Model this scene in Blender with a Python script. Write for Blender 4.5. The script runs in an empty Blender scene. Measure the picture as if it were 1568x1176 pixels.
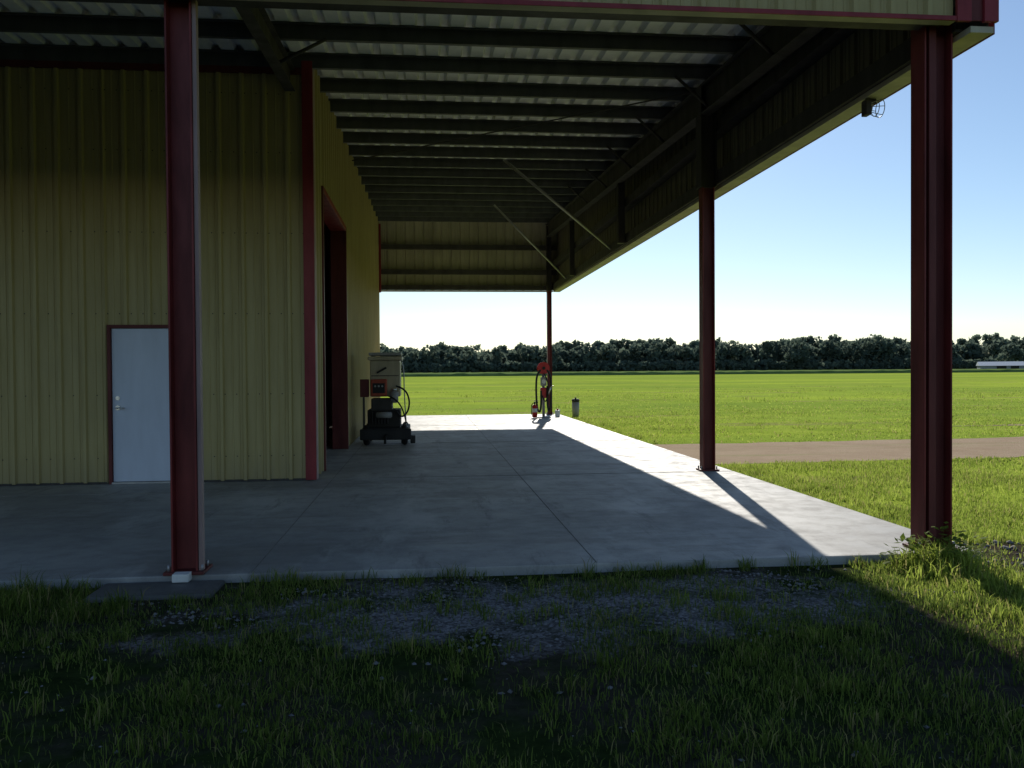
import bpy, bmesh, math, random
import numpy as np
from mathutils import Vector, Matrix, Euler
random.seed(5); rng=np.random.default_rng(7)
S=bpy.context.scene
COL=S.collection
# ---------------------------------------------------------------- materials
def newmat(name):
    m=bpy.data.materials.new(name); m.use_nodes=True
    nt=m.node_tree; b=nt.nodes['Principled BSDF']; return m,nt,b
def L(nt,a,b): nt.links.new(a,b)
def noise(nt,vec,scale,detail=4,rough=.6):
    n=nt.nodes.new('ShaderNodeTexNoise'); n.inputs['Scale'].default_value=scale
    n.inputs['Detail'].default_value=detail; n.inputs['Roughness'].default_value=rough
    L(nt,vec,n.inputs['Vector']); return n.outputs['Fac']
def ramp(nt,fac,stops):
    r=nt.nodes.new('ShaderNodeValToRGB'); e=r.color_ramp.elements
    while len(e)<len(stops): e.new(.5)
    for i,(p,c) in enumerate(stops):
        e[i].position=p; e[i].color=(c[0],c[1],c[2],1) if hasattr(c,'__len__') else (c,c,c,1)
    L(nt,fac,r.inputs['Fac']); return r.outputs['Color']
def mix(nt,fac,a,b,mode='MIX'):
    n=nt.nodes.new('ShaderNodeMix'); n.data_type='RGBA'; n.blend_type=mode
    for s,v in ((n.inputs[0],fac),(n.inputs[6],a),(n.inputs[7],b)):
        if isinstance(v,(int,float)): s.default_value=v
        elif isinstance(v,tuple): s.default_value=(v[0],v[1],v[2],1)
        else: L(nt,v,s)
    return n.outputs[2]
def mth(nt,op,a,b=0.,c=None,clamp=False):
    n=nt.nodes.new('ShaderNodeMath'); n.operation=op; n.use_clamp=clamp
    for i,v in enumerate((a,b,c)):
        if v is None: continue
        if isinstance(v,(int,float)): n.inputs[i].default_value=v
        else: L(nt,v,n.inputs[i])
    return n.outputs[0]
def maprange(nt,v,a,b,c=0.,d=1.):
    n=nt.nodes.new('ShaderNodeMapRange'); L(nt,v,n.inputs[0])
    for i,x in enumerate((a,b,c,d)): n.inputs[i+1].default_value=x
    return n.outputs[0]
def coords(nt,scale=None):
    t=nt.nodes.new('ShaderNodeTexCoord').outputs['Object']
    if scale:
        m=nt.nodes.new('ShaderNodeMapping'); m.inputs['Scale'].default_value=scale
        L(nt,t,m.inputs['Vector']); return m.outputs[0]
    return t
def bump(nt,b,h,strength=.3,dist=.02):
    n=nt.nodes.new('ShaderNodeBump'); n.inputs['Strength'].default_value=strength
    n.inputs['Distance'].default_value=dist; L(nt,h,n.inputs['Height']); L(nt,n.outputs[0],b.inputs['Normal'])
def paint(name,c,rough=.5,metal=0.,var=.25,scale=3.,streak=True,spec=.3):
    m,nt,b=newmat(name)
    g=nt.nodes.new('ShaderNodeNewGeometry').outputs['Position']
    mp=nt.nodes.new('ShaderNodeMapping'); mp.inputs['Scale'].default_value=(scale,scale,scale*(.25 if streak else 1)); L(nt,g,mp.inputs['Vector'])
    f=noise(nt,mp.outputs[0],1.5,6,.65)
    d=tuple(x*(1-var) for x in c); l=tuple(min(1,x*(1+var*.5)) for x in c)
    L(nt,ramp(nt,f,[(.3,d),(.7,l)]),b.inputs['Base Color'])
    L(nt,maprange(nt,f,.3,.7,rough+.1,rough-.08),b.inputs['Roughness'])
    b.inputs['Metallic'].default_value=metal
    b.inputs['Specular IOR Level'].default_value=spec
    return m
def tanwall():
    m,nt,b=newmat('tan_panel_paint')
    g=nt.nodes.new('ShaderNodeNewGeometry').outputs['Position']
    sep=nt.nodes.new('ShaderNodeSeparateXYZ'); L(nt,g,sep.inputs[0])
    mp=nt.nodes.new('ShaderNodeMapping'); mp.inputs['Scale'].default_value=(6,6,.5); L(nt,g,mp.inputs['Vector'])
    f=noise(nt,mp.outputs[0],1.5,6,.65); f2=noise(nt,g,.8,4,.6)
    col=ramp(nt,f,[(.3,(.35,.285,.12)),(.7,(.43,.36,.165))])
    col=mix(nt,maprange(nt,f2,.5,.7,0,.35),col,(.30,.255,.13))
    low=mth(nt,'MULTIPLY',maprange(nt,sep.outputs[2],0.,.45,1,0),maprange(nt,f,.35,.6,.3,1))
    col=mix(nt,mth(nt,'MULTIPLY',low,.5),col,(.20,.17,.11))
    L(nt,col,b.inputs['Base Color']); L(nt,maprange(nt,f,.3,.7,.6,.45),b.inputs['Roughness'])
    b.inputs['Specular IOR Level'].default_value=.3
    return m
TAN=tanwall()
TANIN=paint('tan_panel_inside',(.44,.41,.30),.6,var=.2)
SIDEIN=paint('shaded_panel_inside',(.16,.145,.11),.7,var=.25)  # darker copy of the inside panel tan; shade is put into the colour
RED=paint('red_trim_paint',(.24,.026,.032),.45,var=.35)
POST=paint('red_post_paint',(.17,.026,.024),.5,var=.5)
MAUVE=paint('skylit_red_primer',(.30,.215,.20),.6,var=.25)  # paler red; skylight on right-facing steel is put into the colour
DRED=paint('red_oxide_primer',(.12,.024,.022),.55,var=.35)
STEEL=paint('dark_primed_steel',(.06,.056,.052),.65,var=.35,spec=.2)
PURL=paint('purlin_steel',(.085,.088,.088),.6,var=.3,spec=.3)
GALV=paint('galvalume_deck',(.80,.82,.85),.5,metal=.0,var=.12)
GREYST=paint('galvanised_steel',(.35,.35,.35),.45,metal=.6,var=.2)
WHITE=paint('white_door_paint',(.55,.60,.70),.45,var=.08)
BLACK=paint('black_rubber',(.02,.02,.02),.6,var=.3)
DARK=paint('dark_interior',(.03,.028,.025),.8)
BEIGE=paint('beige_cabinet_paint',(.42,.37,.25),.5,var=.3)
ORANGE=paint('orange_red_paint',(.38,.07,.035),.5,var=.3)
BRED=paint('bright_red_paint',(.45,.022,.022),.4,var=.2)
CHROME=paint('bare_metal',(.6,.6,.6),.3,metal=.9,var=.2)
PLAST=paint('white_plastic',(.7,.7,.66),.5)
GREYP=paint('grey_plastic',(.30,.30,.29),.6)
ROOFW=paint('barn_roof_white',(.6,.63,.66),.5)
def concrete(name,base=.40):
    m,nt,b=newmat(name); c=coords(nt)
    a=noise(nt,c,.35,6,.6); f=noise(nt,c,4,8,.7); g=noise(nt,c,60,3,.6)
    col=ramp(nt,a,[(.3,(base*.66,base*.66,base*.64)),(.5,(base,base*.985,base*.94)),(.7,(base*1.28,base*1.25,base*1.16))])
    col=mix(nt,maprange(nt,f,.46,.72,0,.55),col,(base*.60,base*.57,base*.52))
    col=mix(nt,maprange(nt,g,.3,.7,0,.25),col,(base*.5,base*.5,base*.45))
    st=noise(nt,coords(nt,(.25,1.1,1)),1.1,6,.7)
    col=mix(nt,maprange(nt,st,.50,.64,0,.65),col,(base*.56,base*.53,base*.49))
    wh=noise(nt,coords(nt,(1.3,.5,1)),.9,6,.65)
    col=mix(nt,maprange(nt,wh,.53,.64,0,.6),col,(base*1.38,base*1.36,base*1.29))
    sp=noise(nt,coords(nt,(2.2,.35,1)),1.6,6,.75)
    col=mix(nt,maprange(nt,sp,.57,.67,0,.55),col,(base*.42,base*.41,base*.39))
    L(nt,col,b.inputs['Base Color']); L(nt,maprange(nt,f,.3,.7,.5,.78),b.inputs['Roughness'])
    b.inputs['Specular IOR Level'].default_value=.35
    h=mth(nt,'ADD',f,mth(nt,'MULTIPLY',g,.4)); bump(nt,b,h,.3,.006); return m
CONC=concrete('concrete',.345); CONC2=concrete('footing_concrete',.14)
JOINT=paint('joint_filler',(.21,.205,.19),.9,var=.4)
def leafmat(name,c1,c2,trans=.45,scale=.8,spec=.08):
    m,nt,b=newmat(name); out=nt.nodes['Material Output']
    p=nt.nodes.new('ShaderNodeNewGeometry').outputs['Position']
    f=noise(nt,p,scale,5,.75)
    at=nt.nodes.new('ShaderNodeAttribute'); at.attribute_name='rnd'
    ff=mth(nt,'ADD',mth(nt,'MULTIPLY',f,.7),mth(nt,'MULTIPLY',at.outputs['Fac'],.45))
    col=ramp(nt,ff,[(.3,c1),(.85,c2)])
    if 'blades' in name:
        dry=maprange(nt,at.outputs['Fac'],.86,.9,0,.8); col=mix(nt,dry,col,(.34,.28,.13))
    L(nt,col,b.inputs['Base Color']); b.inputs['Roughness'].default_value=.7; b.inputs['Specular IOR Level'].default_value=spec
    t=nt.nodes.new('ShaderNodeBsdfTranslucent'); L(nt,col,t.inputs['Color'])
    ms=nt.nodes.new('ShaderNodeMixShader'); ms.inputs[0].default_value=trans
    L(nt,b.outputs[0],ms.inputs[1]); L(nt,t.outputs[0],ms.inputs[2]); L(nt,ms.outputs[0],out.inputs['Surface']); return m
GRASS=leafmat('grass_blades',(.045,.08,.015),(.24,.32,.06),.5)
SUNLIT=leafmat('sunlit_blades',(.14,.20,.03),(.46,.55,.10),.6)  # brighter copy of the grass material; sunlight is put into its colour
TREE=leafmat('tree_foliage',(.06,.088,.08),(.17,.215,.155),.45,.12,0)  # pale bluish colours carry the haze of distance
CROP=leafmat('crop_foliage',(.10,.16,.05),(.18,.25,.085),.1,.05,0)
BARK=paint('bark',(.07,.055,.04),.9)
def groundmat():
    m,nt,b=newmat('ground_grass_soil'); c=coords(nt)
    sep=nt.nodes.new('ShaderNodeSeparateXYZ'); L(nt,c,sep.inputs[0]); X,Y=sep.outputs[0],sep.outputs[1]
    n1=noise(nt,c,.07,5,.6); n2=noise(nt,c,.8,6,.7); n3=noise(nt,c,9,6,.75); n4=noise(nt,c,70,3,.7)
    field=ramp(nt,n2,[(.3,(.22,.30,.04)),(.5,(.36,.46,.06)),(.7,(.50,.56,.10))])
    field=mix(nt,maprange(nt,n1,.42,.60,0,.65),field,(.48,.60,.07))
    band=noise(nt,coords(nt,(.006,.05,1)),1.,5,.65)
    field=mix(nt,maprange(nt,band,.46,.56,0,.7),field,(.27,.38,.06))
    band2=noise(nt,coords(nt,(.02,.22,1)),1.,5,.7)
    field=mix(nt,maprange(nt,band2,.48,.60,0,.45),field,(.19,.28,.05))
    sc=noise(nt,coords(nt,(.10,.5,1)),1.,5,.65)
    field=mix(nt,maprange(nt,sc,.575,.64,0,.65),field,(.32,.26,.13))
    field=mix(nt,maprange(nt,n3,.35,.7,.25,0),field,(.09,.13,.03))
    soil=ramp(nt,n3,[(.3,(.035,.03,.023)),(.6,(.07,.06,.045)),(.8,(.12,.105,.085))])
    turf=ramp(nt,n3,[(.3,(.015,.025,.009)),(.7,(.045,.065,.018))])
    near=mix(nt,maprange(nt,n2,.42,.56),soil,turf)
    dx=mth(nt,'DIVIDE',mth(nt,'SUBTRACT',X,.9),2.4); dy=mth(nt,'DIVIDE',mth(nt,'SUBTRACT',Y,5.6),.8)
    r=mth(nt,'ADD',mth(nt,'MULTIPLY',dx,dx),mth(nt,'MULTIPLY',dy,dy))
    gn=noise(nt,c,1.6,6,.7)
    r=mth(nt,'ADD',r,mth(nt,'MULTIPLY',mth(nt,'SUBTRACT',gn,.47),6.5))
    vor=nt.nodes.new('ShaderNodeTexVoronoi'); vor.inputs['Scale'].default_value=55; L(nt,c,vor.inputs['Vector'])
    grav=ramp(nt,vor.outputs['Color'],[(.2,(.11,.10,.10)),(.8,(.38,.36,.36))])
    near=mix(nt,maprange(nt,r,.2,1.4,.85,0),near,grav)
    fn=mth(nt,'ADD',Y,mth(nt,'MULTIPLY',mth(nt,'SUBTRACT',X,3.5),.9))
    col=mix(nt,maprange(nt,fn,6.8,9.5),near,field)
    ex=mth(nt,'DIVIDE',mth(nt,'SUBTRACT',X,5.0),1.1); ey=mth(nt,'DIVIDE',mth(nt,'SUBTRACT',Y,6.4),.8)
    er=mth(nt,'ADD',mth(nt,'ADD',mth(nt,'MULTIPLY',ex,ex),mth(nt,'MULTIPLY',ey,ey)),mth(nt,'MULTIPLY',mth(nt,'SUBTRACT',gn,.5),2.))
    col=mix(nt,maprange(nt,er,.6,1.1,1,0),col,soil)
    L(nt,col,b.inputs['Base Color']); b.inputs['Roughness'].default_value=1.; b.inputs['Specular IOR Level'].default_value=.0
    bump(nt,b,mth(nt,'ADD',n3,mth(nt,'MULTIPLY',n4,.3)),.5,.04); return m
GROUND=groundmat()
def dirtmat():
    m,nt,b=newmat('dirt_gravel'); c=coords(nt)
    n2=noise(nt,c,.7,6,.7); n4=noise(nt,c,40,5,.8)
    col=ramp(nt,n2,[(.3,(.33,.23,.145)),(.7,(.45,.34,.23))]); col=mix(nt,maprange(nt,n4,.35,.65,.4,0),col,(.2,.15,.095))
    st=noise(nt,coords(nt,(.15,1.2,1)),1.2,5,.7)
    col=mix(nt,maprange(nt,st,.53,.66,0,.6),col,(.20,.23,.07))
    L(nt,col,b.inputs['Base Color']); b.inputs['Roughness'].default_value=.95;b.inputs['Specular IOR Level'].default_value=.05; bump(nt,b,n4,.4,.02); return m
DIRT=dirtmat()
STONE=paint('stone',(.24,.23,.23),.85,var=.5,scale=25,streak=False,spec=.2)
# ---------------------------------------------------------------- mesh helpers
def empty(name,loc=(0,0,0)):
    e=bpy.data.objects.new(name,None); e.location=loc; e.empty_display_size=.3; COL.objects.link(e); return e
def addobj(name,me,mat,parent=None):
    o=bpy.data.objects.new(name,me)
    if mat: me.materials.append(mat)
    COL.objects.link(o)
    if parent: o.parent=parent
    return o
def pyd(name,v,f,mat,parent=None,smooth=False):
    me=bpy.data.meshes.new(name); me.from_pydata(v,[],f); me.update()
    if smooth:
        for p in me.polygons: p.use_smooth=True
    return addobj(name,me,mat,parent)
def box(name,x0,x1,y0,y1,z0,z1,mat,parent=None,bev=0.,rot=None):
    bm=bmesh.new(); bmesh.ops.create_cube(bm,size=1)
    cx,cy,cz=(x0+x1)/2,(y0+y1)/2,(z0+z1)/2
    for v in bm.verts: v.co=Vector((v.co.x*(x1-x0),v.co.y*(y1-y0),v.co.z*(z1-z0)))
    if bev: bmesh.ops.bevel(bm,geom=bm.edges[:],offset=bev,segments=2,affect='EDGES',profile=.6)
    me=bpy.data.meshes.new(name); bm.to_mesh(me); bm.free()
    o=addobj(name,me,mat,parent); o.location=(cx,cy,cz)
    if rot: o.rotation_euler=rot
    return o
def cyl(name,p0,p1,r,mat,parent=None,r2=None,seg=20,bev=0):
    p0=Vector(p0);p1=Vector(p1);d=p1-p0
    bm=bmesh.new(); bmesh.ops.create_cone(bm,cap_ends=True,segments=seg,radius1=r,radius2=r if r2 is None else r2,depth=d.length)
    if bev:
        ed=[e for e in bm.edges if len(e.link_faces)==2 and any(len(f.verts)>4 for f in e.link_faces)]
        bmesh.ops.bevel(bm,geom=ed,offset=bev,segments=2,affect='EDGES')
    me=bpy.data.meshes.new(name); bm.to_mesh(me); bm.free()
    for p in me.polygons: p.use_smooth=len(p.vertices)<=4
    o=addobj(name,me,mat,parent); o.location=(p0+p1)/2; o.rotation_euler=d.to_track_quat('Z','Y').to_euler(); return o
def torus(name,c,R,r,axis,mat,parent=None):
    v=[];f=[];n=32;k=10
    q=Vector(axis).to_track_quat('Z','Y')
    for i in range(n):
        a=2*math.pi*i/n
        for j in range(k):
            b=2*math.pi*j/k
            p=q@Vector(((R+r*math.cos(b))*math.cos(a),(R+r*math.cos(b))*math.sin(a),r*math.sin(b)))+Vector(c)
            v.append(p); f.append((i*k+j,((i+1)%n)*k+j,((i+1)%n)*k+(j+1)%k,i*k+(j+1)%k))
    return pyd(name,v,f,mat,parent,True)
def tube(name,pts,r,mat,parent=None):
    cu=bpy.data.curves.new(name,'CURVE'); cu.dimensions='3D'; cu.bevel_depth=r; cu.bevel_resolution=3
    s=cu.splines.new('NURBS'); s.points.add(len(pts)-1); s.use_endpoint_u=True; s.order_u=3
    for p,q in zip(s.points,pts): p.co=(*q,1)
    cu.materials.append(mat); o=bpy.data.objects.new(name,cu); COL.objects.link(o)
    if parent:o.parent=parent
    return o
PROF=[(0,0),(.095,0),(.101,.008),(.113,.008),(.119,0),(.18,0),(.186,.008),(.198,.008),(.204,0),(.232,0),(.25,.036),(.287,.036)]
RPROF=[(0,0),(.165,0),(.195,.075),(.275,.075)]
def upos(Lg,prof=PROF,pitch=.305):
    us=[];k=0
    while k*pitch<Lg:
        for u,d in prof:
            if k*pitch+u<Lg: us.append((k*pitch+u,d))
        k+=1
    us.append((Lg,0)); return us
def panel(name,p0,p1,z0,z1,nrm,mat,parent):
    p0=Vector(p0);p1=Vector(p1);d=(p1-p0);Lg=d.length;d.normalize();n=Vector(nrm)
    v=[];f=[]
    for u,h in upos(Lg):
        q=p0+d*u+n*h
        a=z0(q.y) if callable(z0) else z0; b=z1(q.y) if callable(z1) else z1
        v+= [(q.x,q.y,a),(q.x,q.y,b)]
    for i in range(len(v)//2-1): f.append((2*i,2*i+2,2*i+3,2*i+1))
    return pyd(name,v,f,mat,parent)
# ---------------------------------------------------------------- building
XW=-1.57; XR=4.45; YF=6.42; YW=12.0; YE=28.75; XL=-14.; ZF=4.25; ZS=4.2
zr=lambda y:5.85+.045*(y-12)
B=empty('metal_hangar_building')
v=[];f=[]
us=upos(XR+.03-XL,RPROF)
for u,h in us:
    for y in (YF-.12,YE+.1): v.append((XL+u,y,zr(y)+h))
for i in range(len(us)-1): f.append((2*i,2*i+2,2*i+3,2*i+1))
pyd('roof_deck',v,f,GALV,B)
box('ridge_closure',XL,XR+.02,YE+.045,YE+.075,zr(YE)-.1,zr(YE)+.12,STEEL,B)
box('eave_closure',XL,XR+.02,YF-.155,YF-.125,zr(YF)-.05,zr(YF)+.1,STEEL,B)
def zsec(name,x0,x1,y,zt,mat,h=.2,w=.065,t=.006):
    v=[];pr=[(-w,-.018),(-w,0),(0,0),(0,-h),(w,-h),(w,-h+.018)]
    for x in (x0,x1):
        for a,b in pr: v.append((x,y+a,zt+b))
    n=len(pr); f=[(i,i+1,n+i+1,n+i) for i in range(n-1)]
    o=pyd(name,v,f,mat,B); m=o.modifiers.new('s','SOLIDIFY'); m.thickness=t; return o
y=7.35;i=0
while y<YE-.3:
    zsec('purlin_%d'%i,XL,XR-.12,y,zr(y)-.012,PURL,h=.18); y+=1.15; i+=1
def hcol(name,x,y,z0,z1,wx=.22,wy=.2,mat=POST,tf=.014,matb=None,web=None):
    box(name+'_flange_a',x-wx/2,x-wx/2+tf,y-wy/2,y+wy/2,z0,z1,mat,B,.002)
    box(name+'_flange_b',x+wx/2-tf,x+wx/2,y-wy/2,y+wy/2,z0,z1,matb or mat,B,.002)
    box(name+'_web',x-wx/2+tf,x+wx/2-tf,y-.006,y+.006,z0,z1,web or mat,B)
    if z0<.1:
        box(name+'_base_plate',x-wx/2-.05,x+wx/2+.05,y-wy/2-.04,y+wy/2+.04,.004,.026,DRED,B,.003)
        for sx in(-1,1):
            for sy in (-1,1):
                cyl(name+'_anchor',(x+sx*(wx/2+.025),y+sy*wy*.38,.02),(x+sx*(wx/2+.025),y+sy*wy*.38,.07),.011,GREYST,B,seg=8)
hcol('post_front_right',4.14,6.66,.0,zr(6.6)-.25,.24,.2,web=DRED)
box('post_front_right_channel',4.06,4.12,6.56,6.64,.03,zr(6.6)-.3,DRED,B,.004)
hcol('post_front_left',-1.80,6.62,.0,zr(6.6)-.25,.19,.2)
box('post_front_left_lit_strip',-1.703,-1.672,6.535,6.60,.01,zr(6.6)-.3,MAUVE,B,.004)  # added strip; its pale colour stands for light on the post flange
hcol('post_front_far_left',-7.8,6.62,.0,zr(6.6)-.25,.2,.2)
hcol('post_side',4.12,12.25,.0,4.16,.18,.18,web=DRED)
hcol('post_side_upper',4.12,12.25,4.165,zr(12)-.22,.24,.24,STEEL)
hcol('post_side_far',4.12,28.5,.0,4.16,.15,.18)
hcol('post_side_far_upper',4.12,28.5,4.165,zr(28)-.22,.16,.18,STEEL)
def ibeam_y(name,x,y0,y1,depth,w,off,mat):
    def sl(nm,xa,xb,da,db):
        v=[]
        for yy in (y0,y1):
            zt=zr(yy)-off
            v+=[(xa,yy,zt-da),(xb,yy,zt-da),(xb,yy,zt-db),(xa,yy,zt-db)]
        pyd(nm,v,[(0,1,2,3),(7,6,5,4),(0,4,5,1),(1,5,6,2),(2,6,7,3),(3,7,4,0)],mat,B)
    sl(name+'_web',x-.005,x+.005,.012,depth-.012)
    sl(name+'_top',x-w/2,x+w/2,0,.012); sl(name+'_bottom',x-w/2,x+w/2,depth-.012,depth)
ibeam_y('rafter_right',4.08,6.78,28.38,.42,.18,.225,STEEL)
ibeam_y('rafter_wall_line',-1.82,6.75,11.93,.3,.14,.225,STEEL)
ibeam_y('rafter_far_left',-7.8,6.75,11.93,.3,.16,.225,STEEL)
DX0,DX1=-4.27,-3.36
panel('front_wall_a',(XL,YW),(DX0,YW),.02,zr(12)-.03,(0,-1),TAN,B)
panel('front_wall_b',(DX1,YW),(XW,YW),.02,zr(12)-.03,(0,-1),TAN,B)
panel('front_wall_over_door',(DX0-.03,YW+.002),(DX1+.03,YW+.002),2.15,zr(12)-.03,(0,-1),TAN,B)
box('wall_base_angle',XL,XW,YW-.02,YW+.03,.002,.03,STEEL,B)
box('wall_top_trim',XL,XW,YW-.045,YW+.03,zr(12)-.28,zr(12)-.16,DRED,B)
v=[];f=[]
for zz in (.35,1.2,2.3,3.4,4.5,5.3):
    x=XW-.07-.035
    while x>XL:
        if not(DX0-.1<x<DX1+.1 and zz<2.3):
            b=len(v)
            for a in range(6): v.append((x+.009*math.cos(a*1.047),YW-.012,zz+.009*math.sin(a*1.047)))
            f.append(tuple(range(b,b+6)))
        x-=.1525
pyd('wall_screws',v,f,STEEL,B)
box('door_leaf',DX0+.045,DX1-.045,YW-.005,YW+.035,.03,2.10,WHITE,B,.004)
box('door_frame_left',DX0,DX0+.04,YW-.05,YW+.05,.0,2.15,DRED,B,.003)
box('door_frame_right',DX1-.04,DX1,YW-.05,YW+.05,.0,2.15,DRED,B,.003)
box('door_frame_head',DX0+.04,DX1-.04,YW-.049,YW+.05,2.105,2.15,DRED,B,.003)
box('door_threshold',DX0+.04,DX1-.04,YW-.06,YW+.05,.003,.027,GREYST,B)
cyl('door_knob_rose',(DX0+.115,YW-.018,1.03),(DX0+.115,YW-.005,1.03),.033,CHROME,B)
cyl('door_knob_stem',(DX0+.115,YW-.07,1.03),(DX0+.115,YW-.018,1.03),.012,CHROME,B)
cyl('door_lever',(DX0+.105,YW-.07,1.03),(DX0+.22,YW-.07,1.03),.01,CHROME,B)
cyl('door_deadbolt',(DX0+.115,YW-.02,1.16),(DX0+.115,YW-.005,1.16),.028,CHROME,B)
box('corner_trim_front',XW-.10,XW+.047,YW-.052,YW-.038,.01,zr(12)-.1,RED,B,.003)
box('corner_trim_side',XW+.038,XW+.052,YW-.036,YW+.14,.01,zr(12)-.1,MAUVE,B,.003)
OY0,OY1,OZ=13.1,16.7,4.2
panel('side_wall_a',(XW,YW),(XW,OY0),.02,lambda y:zr(y)-.03,(1,0),TAN,B)
panel('side_wall_header',(XW,OY0-.02),(XW,OY1+.02),OZ,lambda y:zr(y)-.03,(1,0),TAN,B)
panel('side_wall_b',(XW,OY1),(XW,YE),.02,lambda y:zr(y)-.03,(1,0),TAN,B)
box('opening_jamb_near',XW-.25,XW+.05,OY0-.08,OY0,.005,OZ+.08,DRED,B,.003)
box('opening_jamb_far',XW-.25,XW+.05,OY1,OY1+.09,.005,OZ+.08,DRED,B,.003)
box('opening_head',XW-.25,XW+.05,OY0,OY1,OZ,OZ+.09,RED,B,.003)
for k in range(3):
    box('sliding_door_leaf_%d'%k,XW-.33-.06*k,XW-.29-.06*k,OY0+1.2*k+.8,OY0+1.2*k+2.1,.03,OZ-.02,DARK,B)
box('back_wall',XL,XW-.02,YE-.04,YE,.0,zr(YE)-.05,TANIN,B)
pyd('left_wall',[(XL,YW,0),(XL,YE,0),(XL,YE,zr(YE)),(XL,YW,zr(YW))],[(0,1,2,3)],TANIN,B)
box('hangar_floor',XL+.05,XW-.3,YW+.1,YE-.1,.003,.006,CONC,B)
panel('front_fascia',(XL,YF),(XR-.28,YF),ZF,zr(YF)-.02,(0,-1),TAN,B)
box('front_fascia_bottom_trim',XL,XR-.28,YF-.054,YF-.040,ZF-.025,ZF+.012,RED,B,.003)
box('front_fascia_drip',XL,XR-.28,YF-.038,YF+.05,ZF-.024,ZF-.006,TANIN,B)
box('front_corner_trim_a',XR-.28,XR-.16,YF-.06,YF-.03,ZF-.03,zr(YF)+.02,RED,B,.004)
box('front_corner_trim_b',XR-.16,XR-.06,YF-.045,YF-.03,ZF-.02,zr(YF)+.02,DRED,B,.004)
box('front_corner_trim_c',XR-.06,XR+.06,YF-.07,YF-.03,ZF-.03,zr(YF)+.02,RED,B,.004)
box('front_fascia_girt',XL,XR-.3,YF+.06,YF+.24,ZF+.005,ZF+.06,STEEL,B)
box('front_gutter',XL,XR+.1,YF-.2,YF-.06,zr(YF)-.19,zr(YF)-.07,RED,B,.01)
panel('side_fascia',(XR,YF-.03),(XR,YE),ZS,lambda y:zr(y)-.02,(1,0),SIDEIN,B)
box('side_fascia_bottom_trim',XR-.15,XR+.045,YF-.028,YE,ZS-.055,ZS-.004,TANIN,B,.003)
box('side_fascia_red_edge',XR+.047,XR+.06,YF-.02,YE,ZS-.06,ZS+.06,RED,B,.002)
box('side_girt_a',XR-.2,XR-.01,YF+.1,YE-.1,ZS+.0,ZS+.02,STEEL,B)
box('side_girt_a_web',XR-.2,XR-.19,YF+.1,YE-.1,ZS+.02,ZS+.2,STEEL,B)
box('side_girt_b',XR-.2,XR-.01,YF+.1,YE-.1,ZS+.78,ZS+.80,STEEL,B)
box('side_girt_b_web',XR-.2,XR-.19,YF+.1,YE-.1,ZS+.80,ZS+.95,STEEL,B)
for k,yy in enumerate((18.0,24.2)):
    box('side_hanger_%d'%k,XR-.36,XR-.22,yy-.08,yy+.08,ZS,zr(yy)-.3,STEEL,B,.003)
panel('end_fascia',(XW,YE),(XR,YE),ZS,zr(YE)-.03,(0,1),TANIN,B)
for k,zz in enumerate((ZS,4.72,5.55)):
    box('end_girt_%d'%k,XW+.05,XR-.05,YE-.2,YE-.03,zz,zz+.02,STEEL,B)
    box('end_girt_web_%d'%k,XW+.05,XR-.05,YE-.2,YE-.19,zz+.02,zz+.15,STEEL,B)
box('end_bottom_trim',XW,XR-.16,YE-.02,YE+.05,ZS-.05,ZS-.004,TANIN,B)
box('end_corner_trim',XW+.035,XW+.1,YE-.30,YE-.21,ZS-.1,zr(YE)-.25,RED,B,.003)
def brace(k,a,b,r=.03): cyl('brace_%d'%k,a,b,r,GREYST if k<2 else STEEL,B,seg=10)
brace(0,(1.65,17.9,zr(17.9)-.2),(4.3,19.5,ZS+.08)); brace(1,(1.95,24.3,zr(24.3)-.2),(4.3,25.9,ZS+.08))
k=2
for yy in (9.65,11.95,14.25,16.55,18.85,21.15,23.45):
    brace(k,(3.55,yy-.05,zr(yy)-.18),(4.06,yy,zr(yy)-.6),.022);k+=1
for yy in (8.5,10.8):
    brace(k,(-1.2,yy,zr(yy)-.18),(-1.8,yy,zr(yy)-.5),.022);k+=1
cyl('rod_brace_a',(4.0,12.4,zr(12.4)-.25),(-1.5,18.0,zr(18)-.25),.012,STEEL,B,seg=8)
# ---------------------------------------------------------------- caged lamp
LP=empty('caged_flood_lamp',(4.40,8.05,0))
box('arm',-.05,.02,-.02,.02,4.10,4.16,STEEL,LP,.003)
box('housing',-.10,-.045,-.05,.05,3.98,4.13,STEEL,LP,.008)
for rr,xx in ((.055,-.04),(.075,.02),(.085,.07)): torus('cage_ring',(xx,0,4.055),rr,.004,(1,0,0),GREYST,LP)
for k in range(6):
    a=k*math.pi/3
    tube('cage_wire',[(-.045,.05*math.cos(a),4.055+.05*math.sin(a)),(.02,.075*math.cos(a),4.055+.075*math.sin(a)),(.07,.085*math.cos(a),4.055+.085*math.sin(a))],.0035,GREYST,LP)
cyl('mount_pipe',(-.07,0,4.13),(-.07,0,4.2),.012,STEEL,LP,seg=10)
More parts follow.
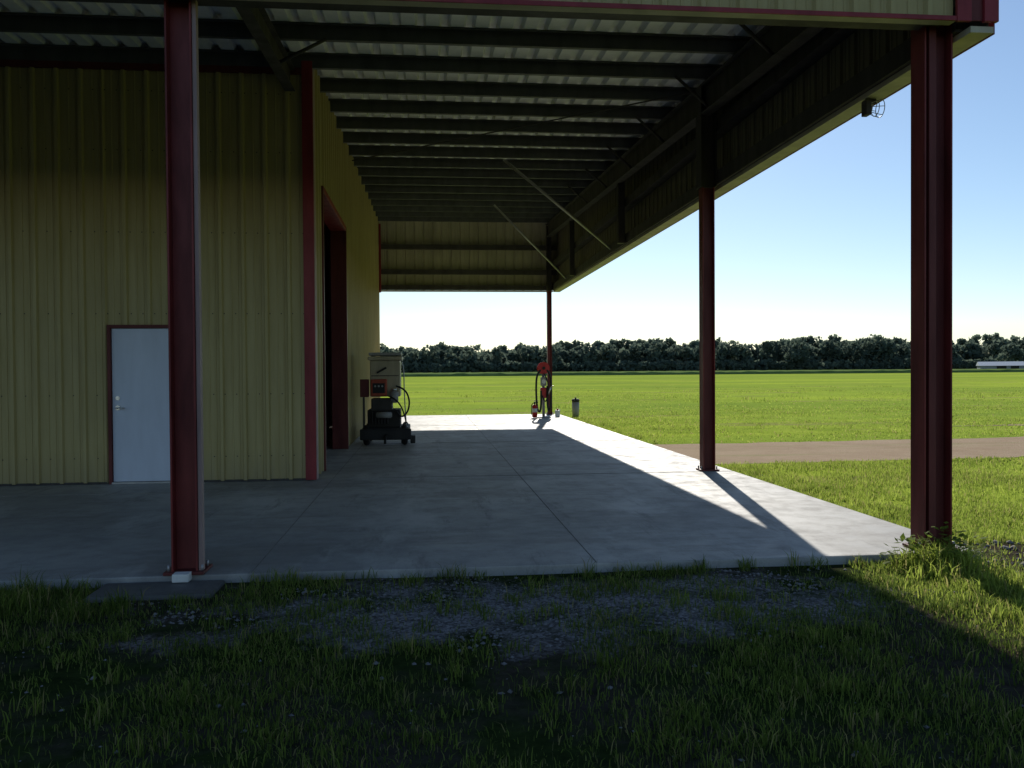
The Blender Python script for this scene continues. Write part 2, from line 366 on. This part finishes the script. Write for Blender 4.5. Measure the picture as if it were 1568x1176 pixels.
# ---------------------------------------------------------------- slab
SL=empty('concrete_slab')
SX1=4.47; SY0=6.5; SY1=28.9
box('slab_body',XL-.5,SX1,SY0,SY1,-.3,0,CONC,SL,.012)
for k,yy in enumerate((12.1,17.8,23.4)): box('joint_x_%d'%k,XW+.06,SX1-.01,yy-.004,yy+.004,-.002,.004,JOINT,SL)
box('joint_y_0',1.3,1.305,SY0+.02,SY1-.02,-.002,.0035,JOINT,SL)
box('joint_y_1',XW+.25,XW+.255,SY0+.02,SY1-.02,-.002,.0032,JOINT,SL)
box('joint_x_porch',XL,XW,11.0,11.006,-.002,.004,JOINT,SL)
box('post_footing_left',-2.35,-1.5,6.08,6.49,-.3,-.035,CONC2,SL,.02)
box('anchor_block',-1.86,-1.74,6.40,6.50,-.03,.03,PLAST,SL,.008)
# ---------------------------------------------------------------- noise in numpy
_t=rng.random((256,256))
def vn(x,y,s):
    x=np.asarray(x)*s+1000.3;y=np.asarray(y)*s+1000.7
    xi=np.floor(x).astype(int);yi=np.floor(y).astype(int);fx=x-xi;fy=y-yi
    fx=fx*fx*(3-2*fx);fy=fy*fy*(3-2*fy)
    g=lambda a,b:_t[a%256,b%256]
    return (g(xi,yi)*(1-fx)+g(xi+1,yi)*fx)*(1-fy)+(g(xi,yi+1)*(1-fx)+g(xi+1,yi+1)*fx)*fy
def fb(x,y,s): return (vn(x,y,s)+.5*vn(x,y,s*2.1)+.25*vn(x,y,s*4.3))/1.75
def gz(x,y):
    x=np.asarray(x,float);y=np.asarray(y,float)
    n=(fb(x,y,.8)-.5)*.09+(vn(x,y,5)-.5)*.02
    w=np.clip((6.9-y)/.8,0,1)*1.0+np.clip((x-5.0)/3,0,1)*np.clip((13-y)/2,0,1)*.5
    w=np.clip(w,0,1)*np.clip((60-np.hypot(x,y))/40,0,1)
    edge=np.clip((6.5-y)/.6,0,1)
    return -.07+n*w*(.4+.6*edge)
g=np.sinh(np.linspace(-1,1,261)*6.2)/np.sinh(6.2)*3000
gx=g+1.0; gy=g+5.0
GX,GY=np.meshgrid(gx,gy); GZ=gz(GX,GY)
n=len(g); V=np.stack([GX,GY,GZ],-1).reshape(-1,3)
idx=np.arange(n*n).reshape(n,n)
F=np.stack([idx[:-1,:-1],idx[:-1,1:],idx[1:,1:],idx[1:,:-1]],-1).reshape(-1,4)
def fastmesh(name,V,F,mat,rnd=None,smooth=False,parent=None):
    me=bpy.data.meshes.new(name); k=F.shape[1]
    me.vertices.add(len(V)); me.vertices.foreach_set('co',V.astype(np.float32).ravel())
    me.loops.add(F.size); me.loops.foreach_set('vertex_index',F.astype(np.int32).ravel())
    me.polygons.add(len(F)); me.polygons.foreach_set('loop_start',(np.arange(len(F))*k).astype(np.int32))
    me.update(calc_edges=True)
    if rnd is not None:
        a=me.attributes.new('rnd','FLOAT','POINT'); a.data.foreach_set('value',rnd.astype(np.float32))
    if smooth: me.polygons.foreach_set('use_smooth',np.ones(len(F),bool))
    me.validate(); return addobj(name,me,mat,parent)
fastmesh('ground',V,F,GROUND,smooth=True)
def drive_edges(x):
    c=(x-4.6); lo=13.5+.02*c+.006*c*c; hi=17.4-.02*c+.009*c*c
    return lo,hi
v=[];f=[];xs=np.linspace(4.48,26,90)
for i,x in enumerate(xs):
    lo,hi=drive_edges(x); lo+=.5*(fb(x,3.,1.4)-.5); hi+=.5*(fb(x,9.,1.2)-.5)
    for j in range(5): v.append((x,lo+(hi-lo)*j/4,-.064))
for i in range(89):
    for j in range(4): a=i*5+j; f.append((a,a+5,a+6,a+1))
pyd('gravel_driveway',v,f,DIRT)
v=[];f=[]
for i in range(40):
    x=13.5+i*.6; c=21.2+.02*(x-13)**1.5+.3*float(fb(x,1.,.4)); w=.38*min(1,i/6)*(.5+float(vn(x,5.,.9)))
    v+=[(x,c-w,-.064),(x,c+w,-.064)]
    if i: f.append((2*i-2,2*i,2*i+1,2*i-1))
pyd('dirt_path',v,f,DIRT)
# ---------------------------------------------------------------- grass
def blades(x,y,h,w,lean=.5):
    n=len(x); z=gz(x,y)-.005
    a=rng.random(n)*2*np.pi; dx=np.cos(a);dy=np.sin(a)
    la=rng.random(n)*2*np.pi; lm=rng.random(n)*lean*h
    lx=np.cos(la)*lm; ly=np.sin(la)*lm
    V=np.zeros((n,5,3))
    V[:,0]=np.stack([x-dx*w/2,y-dy*w/2,z],-1); V[:,1]=np.stack([x+dx*w/2,y+dy*w/2,z],-1)
    V[:,2]=np.stack([x+dx*w*.4+lx*.35,y+dy*w*.4+ly*.35,z+h*.6],-1); V[:,3]=np.stack([x-dx*w*.4+lx*.35,y-dy*w*.4+ly*.35,z+h*.6],-1)
    V[:,4]=np.stack([x+lx,y+ly,z+h*(1-.25*lm/np.maximum(h,1e-4))],-1)
    b=np.arange(n)[:,None]*5
    T=np.concatenate([b+np.array([[0,1,2]]),b+np.array([[0,2,3]]),b+np.array([[3,2,4]])],0)
    r=np.repeat(rng.random(n),5); return V.reshape(-1,3),T,r
def ok(x,y):
    m=~((x<SX1+.02)&(y>SY0-.02)&(y<SY1+.02))
    lo,hi=drive_edges(x); m&=~((x>4.4)&(x<26)&(y>lo-.05+.5*(vn(x,y,2)-.5))&(y<hi+.05+.5*(vn(x,y,2)-.5)))
    m&=~((x>-2.37)&(x<-1.48)&(y>6.06))
    m&=~((x>4.35)&(x<5.6+.8*(vn(x,y,3)-.5))&(y>5.75)&(y<7.1)&(rng.random(len(x))<.85))
    return m
parts=[]
def add(n,xr,yr,h0,h1,w,dens=None,lean=.6):
    x=rng.uniform(*xr,n);y=rng.uniform(*yr,n); m=ok(x,y)
    if dens is not None: m&=rng.random(n)<dens(x,y)
    x=x[m];y=y[m]; h=h0+(h1-h0)*rng.random(len(x))**1.5*(.5+fb(x,y,1.7))
    parts.append(blades(x,y,h,w*(.6+.8*rng.random(len(x))),lean))
def tufts(nc,xr,yr,per,h,w,spread=.05):
    cx=rng.uniform(*xr,nc);cy=rng.uniform(*yr,nc)
    x=(cx[:,None]+rng.normal(0,spread,(nc,per))).ravel(); y=(cy[:,None]+rng.normal(0,spread,(nc,per))).ravel()
    hh=(h*(.5+.8*rng.random(nc)))[:,None]*(.5+.6*rng.random((nc,per))); m=ok(x,y)
    parts.append(blades(x[m],y[m],hh.ravel()[m],w*(.7+.6*rng.random(m.sum())),.9))
def flush(name,mat):
    off=0;VV=[];TT=[];RR=[]
    for V_,T_,R_ in parts: VV.append(V_);TT.append(T_+off);RR.append(R_);off+=len(V_)
    fastmesh(name,np.concatenate(VV),np.concatenate(TT),mat,np.concatenate(RR)); parts.clear()
def rr_(x,y): return ((x-.9)/2.4)**2+((y-5.6)/.8)**2+(fb(x,y,1.5)-.47)*6.
def dn(x,y):
    g=np.clip((rr_(x,y)-.1)/1.0,.10,1)
    return g*np.clip((fb(x,y,1.3)-.33)*3.0,.08,1)
add(165000,(-4.2,6.0),(2.2,6.5),.02,.08,.005,dn,.9)
tufts(400,(-4.2,4.6),(2.5,6.4),34,.10,.006)
tufts(60,(-4.2,4.2),(6.36,6.5),20,.12,.006,.03)
tufts(60,(-4,-2),(5.6,6.45),40,.18,.006,.05)
flush('grass',GRASS)
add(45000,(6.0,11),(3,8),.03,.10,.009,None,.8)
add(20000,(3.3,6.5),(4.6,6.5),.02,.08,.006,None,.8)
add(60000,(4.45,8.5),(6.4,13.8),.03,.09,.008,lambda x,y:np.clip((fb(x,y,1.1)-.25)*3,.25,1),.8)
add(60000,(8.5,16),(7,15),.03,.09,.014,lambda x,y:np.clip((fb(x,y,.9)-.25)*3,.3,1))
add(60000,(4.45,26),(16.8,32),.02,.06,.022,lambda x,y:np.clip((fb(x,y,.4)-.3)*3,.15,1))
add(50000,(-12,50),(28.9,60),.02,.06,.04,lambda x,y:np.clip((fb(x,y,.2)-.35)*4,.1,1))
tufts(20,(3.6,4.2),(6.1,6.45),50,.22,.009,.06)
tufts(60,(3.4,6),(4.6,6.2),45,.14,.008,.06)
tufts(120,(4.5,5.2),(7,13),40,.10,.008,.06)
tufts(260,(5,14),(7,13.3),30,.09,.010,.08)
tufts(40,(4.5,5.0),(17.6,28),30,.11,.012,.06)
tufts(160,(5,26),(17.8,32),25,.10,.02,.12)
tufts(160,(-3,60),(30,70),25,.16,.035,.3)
flush('sunlit_grass',SUNLIT)  # blades of the sunlit area, coloured brighter than the shaded foreground grass
v=[];f=[];rn=[]
for k in range(320):
    a=random.random()*6.28; q=random.random()**.6*.42; h=random.random()*(.34-.5*q)+.02
    c=Vector((4.0+q*math.cos(a)*1.1,6.28+q*math.sin(a)*.4,-.05+h)); l=.03+.05*random.random(); w=l*.35
    d=Vector((math.cos(a+random.gauss(0,.6)),math.sin(a+random.gauss(0,.6)),random.uniform(-.3,.7))).normalized(); sd=d.cross(Vector((0,0,1))).normalized()
    b=len(v); v+=[c,c+d*l*.5+sd*w,c+d*l,c+d*l*.5-sd*w]; f.append((b,b+1,b+2,b+3))
    if k%4==0:
        b=len(v); s0=Vector((4.0+.3*q*math.cos(a),6.3,-.08)); v+=[s0,s0+Vector((.004,0,0)),c]; f.append((b,b+1,b+2))
pyd('broadleaf_weed',v,f,SUNLIT)
# ---------------------------------------------------------------- gravel stones
oc=np.array([[1,0,0],[-1,0,0],[0,1,0],[0,-1,0],[0,0,1],[0,0,-1]],float)
of=np.array([[0,2,4],[2,1,4],[1,3,4],[3,0,4],[2,0,5],[1,2,5],[3,1,5],[0,3,5]])
def stones(n,xr,yr,s0,s1,dens=None):
    x=rng.uniform(*xr,n);y=rng.uniform(*yr,n); m=~((x<SX1+.01)&(y>SY0-.01))
    if dens: m&=rng.random(n)<dens(x,y)
    x=x[m];y=y[m];n=len(x);s=s0+(s1-s0)*rng.random(n)**3
    V=oc[None]*(s[:,None,None])*(.6+.7*rng.random((n,6,3))); V[:,:,2]*=.6
    a=rng.random(n)*6.28;ca,sa=np.cos(a)[:,None],np.sin(a)[:,None]
    X=V[:,:,0]*ca-V[:,:,1]*sa;Y=V[:,:,0]*sa+V[:,:,1]*ca
    V=np.stack([X+x[:,None],Y+y[:,None],V[:,:,2]+gz(x,y)[:,None]+s[:,None]*.2],-1)
    return V.reshape(-1,3),(np.arange(n)[:,None,None]*6+of[None]).reshape(-1,3)
def gd(x,y): return np.clip((1.2-rr_(x,y)),.03,1)
a=stones(17000,(-3.5,4.5),(3.2,6.45),.005,.022,gd); b=stones(260,(4.3,5.6),(5.7,7.2),.006,.055); c=stones(400,(4.5,4.9),(7,14),.006,.02)
VV=[];TT=[];off=0
for V_,T_ in (a,b,c): VV.append(V_);TT.append(T_+off);off+=len(V_)
fastmesh('gravel',np.concatenate(VV),np.concatenate(TT),STONE)
# ---------------------------------------------------------------- tree line
TV=[];TF=[];TR=[];off=0
def crown(cx,cy,h,r,nleaf,ls):
    global off
    nl=int(5+rng.integers(0,4)); lc=[]
    for k in range(nl):
        a=rng.random()*6.28; q=rng.random()**.5*r*.65
        lc.append((cx+math.cos(a)*q,cy+math.sin(a)*q,h*(.35+.45*rng.random()),r*(.35+.3*rng.random())))
    lc.append((cx,cy,h*.8,r*.45)); lc.append((cx,cy,h*.28,r*.8))
    lc=np.array(lc); pick=rng.integers(0,len(lc),nleaf); d=rng.normal(size=(nleaf,3)); d/=np.linalg.norm(d,axis=1)[:,None]
    rad=lc[pick,3]*(.65+.45*rng.random(nleaf)**.6)
    P=lc[pick,:3]+d*rad[:,None]*np.array([1,1,.85]); P[:,2]=np.clip(P[:,2],.2,None)
    u=rng.normal(size=(nleaf,3));u/=np.linalg.norm(u,axis=1)[:,None]; w=np.cross(u,rng.normal(size=(nleaf,3)));w/=np.linalg.norm(w,axis=1)[:,None]
    s=(ls*(.5+rng.random(nleaf)))[:,None]
    Q=np.stack([P-u*s-w*s*.6,P+u*s-w*s*.5,P+u*s*.7+w*s,P-u*s*.8+w*s*.7],1)
    TV.append(Q.reshape(-1,3)); TF.append(np.arange(nleaf*4).reshape(-1,4)+off); off+=nleaf*4
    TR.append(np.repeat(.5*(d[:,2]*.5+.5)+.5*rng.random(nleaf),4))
x=-170.
while x<470:
    base=9.5+6.*vn(x,0,.022)+ (4.0 if x>170 else 0)*vn(x,7,.03)
    hh=base*(.8+.4*rng.random())
    crown(x,400+rng.uniform(-8,8),hh,3.5+3*rng.random(),330,.8)
    if rng.random()<.8: crown(x+2,425,base*(1.0+.4*rng.random()),4.5+2*rng.random(),260,.95)
    crown(x+1,388,3.5+2*rng.random(),3.5,150,.8)
    x+=rng.uniform(2.5,5.5)
for (cx,cy,h,r) in ((262,330,14,6.5),(275,335,12,5),(173,385,16,6),(256,352,12,5),(215,392,18,8),(222,394,16,7)): crown(cx,cy,h,r,900,.6)
ux=np.arange(-180,480,1.2); uz=6.+3.*fb(ux,1.,.07)+rng.random(len(ux))*1.5
U=np.stack([np.stack([ux,431+0*ux+rng.normal(0,1,len(ux)),0*ux-.2],-1),np.stack([ux+rng.normal(0,.4,len(ux)),433+rng.normal(0,1.5,len(ux)),uz],-1)],1).reshape(-1,3)
k=np.arange(len(ux)-1)*2; TV.append(U); TF.append(np.stack([k,k+2,k+3,k+1],-1)+off); off+=len(U); TR.append(rng.random(len(U))*.3)
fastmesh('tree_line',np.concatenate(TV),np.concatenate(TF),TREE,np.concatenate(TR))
TB=empty('tree_trunks')
v=[];f=[]
for x in np.arange(-170,470,4.3):
    xx=x+random.uniform(-1,1);yy=400+random.uniform(-8,8);b=len(v)
    for a in range(5):
        c_,s_=math.cos(a*1.2566),math.sin(a*1.2566); v+=[(xx+.35*c_,yy+.35*s_,-.1),(xx+.15*c_,yy+.15*s_,7)]
    for a in range(5): q=(a+1)%5; f.append((b+2*a,b+2*q,b+2*q+1,b+2*a+1))
pyd('trunks',v,f,BARK,TB)
cx=np.arange(-200,520,2.0);cy=np.concatenate([[232],np.linspace(232.5,392,28)])
CX,CY=np.meshgrid(cx,cy); CZ=.45+.35*rng.random(CX.shape); CZ[0]=-.1
V=np.stack([CX,CY,CZ],-1).reshape(-1,3);a=np.arange(CX.size).reshape(CX.shape)
fastmesh('crop_field',V,np.stack([a[:-1,:-1],a[:-1,1:],a[1:,1:],a[1:,:-1]],-1).reshape(-1,4),CROP,rng.random(len(V)))
BN=empty('farm_barn',(236,331,0)); BN.rotation_euler=(0,0,-.45)
box('walls',-8,8,-4,4,-.1,2.1,GREYP,BN)
pyd('roof',[(-8.4,-4.5,2.0),(8.4,-4.5,2.0),(8.4,0,3.7),(-8.4,0,3.7),(8.4,4.5,2.0),(-8.4,4.5,2.0)],[(0,1,2,3),(3,2,4,5),(0,3,5),(1,4,2)],ROOFW,BN)
box('door_opening',-2,1.5,-4.05,-4.01,0,1.9,DARK,BN); box('side_door_opening',3,6,-4.05,-4.01,0,1.9,DARK,BN)
# ---------------------------------------------------------------- fuel pump
P=empty('fuel_pump',(3.66,26.7,0))
box('base_plate',-.22,.22,-.16,.16,0,.04,GREYST,P,.01)
cyl('riser_pipe',(0,0,.04),(0,0,1.4),.045,GREYST,P)
box('pump_body',-.10,.10,-.10,.08,.62,.95,BRED,P,.03)
box('meter_head',-.09,.09,-.12,.06,1.0,1.28,GREYP,P,.03)
cyl('meter_dial',(0,-.13,1.14),(0,-.12,1.14),.07,PLAST,P)
cyl('reel_drum',(0,-.09,1.56),(0,.09,1.56),.11,BLACK,P)
cyl('reel_disc_front',(0,-.11,1.56),(0,-.09,1.56),.19,BRED,P,seg=32)
cyl('reel_disc_back',(0,.09,1.56),(0,.11,1.56),.19,BRED,P,seg=32)
cyl('reel_hub',(0,-.14,1.56),(0,-.11,1.56),.05,BLACK,P)
box('reel_bracket',-.05,.05,-.02,.02,1.36,1.5,GREYST,P)
tube('hose_left',[(-.1,-.1,1.5),(-.22,-.1,1.4),(-.25,-.1,.9),(-.22,-.12,.25),(-.12,-.12,.16),(-.08,-.1,.5),(-.09,-.1,.85)],.032,BLACK,P)
tube('hose_right',[(.1,-.1,1.5),(.21,-.1,1.4),(.24,-.1,.9),(.22,-.12,.3),(.14,-.12,.2),(.1,-.1,.5),(.11,-.1,1.0)],.032,BLACK,P)
tube('hose_inner',[(.0,-.15,1.4),(.12,-.15,1.2),(.15,-.15,.8),(.03,-.15,.4),(-.05,-.15,.7)],.02,BLACK,P)
cyl('nozzle',(.14,-.15,.75),(.2,-.2,.95),.025,CHROME,P)
tube('nozzle_spout',[(.2,-.2,.95),(.24,-.22,1.02),(.3,-.24,1.0)],.012,CHROME,P)
FE=empty('fire_extinguisher',(3.36,26.55,0))
cyl('tank',(0,0,.01),(0,0,.42),.085,BRED,FE,bev=.025); cyl('neck',(0,0,.42),(0,0,.48),.025,BLACK,FE)
box('handle',-.02,.11,-.015,.015,.48,.51,BLACK,FE,.004); box('lever',-.02,.12,-.012,.012,.53,.55,BLACK,FE,.004)
tube('hose',[(-.02,0,.48),(-.1,0,.45),(-.11,0,.25),(-.1,0,.1)],.012,BLACK,FE)
cyl('label',(0,0,.18),(0,0,.30),.0865,PLAST,FE)
J=empty('plastic_jug',(4.15,27.0,0))
box('jug_body',-.07,.07,-.09,.09,.0,.22,PLAST,J,.025); cyl('cap',(0,0,.22),(0,0,.27),.025,BRED,J); tube('grip',[(.02,0,.22),(.07,0,.28),(.09,0,.2)],.01,PLAST,J)
T=empty('trash_bin',(4.95,28.2,-.07))
cyl('bin_body',(0,0,0),(0,0,.5),.11,GREYP,T,r2=.125,bev=.01); cyl('bin_lid',(0,0,.5),(0,0,.6),.14,STEEL,T,r2=.12,bev=.015); cyl('bin_knob',(0,0,.6),(0,0,.65),.03,STEEL,T)
box('bin_slot',-.07,.07,-.145,-.1,.53,.57,BLACK,T,.004)
# ---------------------------------------------------------------- engine cart
C=empty('engine_power_cart',(-1.32,17.4,0))
def wheel(nm,x,y,r,w):
    torus(nm+'_tyre',(x,y,r),r-w*.45,w*.45,(1,0,0),BLACK,C); cyl(nm+'_rim',(x-w*.3,y,r),(x+w*.3,y,r),r-w*.7,GREYP,C); cyl(nm+'_hub',(x-w*.45,y,r),(x+w*.45,y,r),.04,GREYST,C)
for nm,x,y,r,w in (('w1',.10,.05,.21,.15),('w2',.86,.05,.21,.15),('w3',.10,1.0,.21,.15),('w4',.86,1.0,.21,.15)): wheel('wheel_'+nm,x,y,r,w)
box('chassis',.02,.96,-.05,1.15,.24,.36,BLACK,C,.02)
box('front_bumper',-.02,1.0,-.16,-.06,.12,.34,BLACK,C,.02)
box('side_skid',.98,1.08,-.1,.2,.04,.2,BLACK,C,.02)
box('engine_block',.12,.78,.0,.8,.36,.72,DARK,C,.03)
box('engine_head',.2,.62,-.05,.5,.70,.95,STEEL,C,.03)
for k in range(6): box('cooling_fin_%d'%k,.22+.06*k,.24+.06*k,-.09,.0,.44,.68,STEEL,C)
cyl('air_filter',(.66,.0,.86),(.66,.0,1.10),.085,GREYP,C,bev=.02); cyl('filter_cap',(.66,0,1.10),(.66,0,1.15),.05,CHROME,C)
cyl('muffler',(.3,-.12,.62),(.62,-.12,.62),.06,GREYP,C,bev=.015)
box('cabinet',.17,.78,.12,.9,.98,1.72,BEIGE,C,.025)
box('cabinet_lid',.13,.82,.08,.94,1.72,1.80,BEIGE,C,.025)
box('cabinet_top_rack',.15,.80,.1,.9,1.82,1.88,GREYP,C,.01)
box('rack_foot_a',.2,.24,.1,.9,1.80,1.82,STEEL,C); box('rack_foot_b',.7,.74,.1,.9,1.80,1.82,STEEL,C)
box('cabinet_door_line',.2,.75,.108,.118,1.40,1.415,STEEL,C)
box('cabinet_handle',.3,.52,.07,.10,1.5,1.54,BLACK,C,.008,rot=(0,-.5,0))
box('control_box',.2,.52,-.10,.1,1.0,1.34,ORANGE,C,.02)
box('control_panel',.24,.48,-.115,-.102,1.06,1.26,BLACK,C,.004)
for k in range(3): cyl('gauge_%d'%k,(.29+.07*k,-.13,1.2),(.29+.07*k,-.115,1.2),.02,GREYP,C)
box('left_panel',-.02,.16,.0,.06,.98,1.34,DRED,C,.01); box('left_stay',.03,.07,.02,.06,.36,.98,STEEL,C)
tube('cable_loop',[(.7,0,1.2),(.88,-.05,1.15),(.98,-.05,.9),(.93,-.05,.65),(.78,-.05,.55),(.7,-.05,.7)],.018,BLACK,C)
tube('cable_loop_low',[(.55,-.1,1.0),(.7,-.15,.95),(.86,-.15,.7),(.9,-.1,.45)],.015,BLACK,C)
tube('guard_rail',[(.8,.1,1.75),(.86,.05,1.6),(.86,.05,1.0),(.9,.05,.4)],.012,GREYST,C)
tube('tow_bar',[(.5,-.1,.22),(.5,-.5,.18),(.5,-.62,.1)],.025,BLACK,C)
# ---------------------------------------------------------------- light
el=math.radians(29.5); az=math.radians(10.5)
s=Vector((math.sin(az)*math.cos(el),math.cos(az)*math.cos(el),math.sin(el)))
ld=bpy.data.lights.new('sun','SUN'); ld.energy=5.0; ld.angle=math.radians(.5); ld.color=(1,.94,.84)
lo=bpy.data.objects.new('sun',ld); lo.rotation_euler=s.to_track_quat('Z','Y').to_euler(); lo.location=(20,60,60); COL.objects.link(lo)
W=bpy.data.worlds.new('World'); S.world=W; W.use_nodes=True; nt=W.node_tree
sk=nt.nodes.new('ShaderNodeTexSky'); sk.sky_type='NISHITA'; sk.sun_disc=False; sk.sun_elevation=el; sk.sun_rotation=az; sk.air_density=1.0; sk.dust_density=0.15; sk.ozone_density=3.0
bg=nt.nodes['Background']; bg.inputs['Strength'].default_value=.11; nt.links.new(sk.outputs[0],bg.inputs[0])
# ---------------------------------------------------------------- camera
cd=bpy.data.cameras.new('camera'); cd.sensor_width=36; cd.lens=30; cd.clip_end=8000; cd.clip_start=.05
co=bpy.data.objects.new('camera',cd); COL.objects.link(co)
M=Matrix.Rotation(math.radians(-5.7),4,'Z')@Matrix.Rotation(math.radians(90-.92),4,'X')@Matrix.Rotation(math.radians(-.4),4,'Z')
M.translation=(0,0,1.5); co.matrix_world=M
S.camera=co
S.view_settings.view_transform='Standard'; S.view_settings.look='None'; S.view_settings.exposure=0
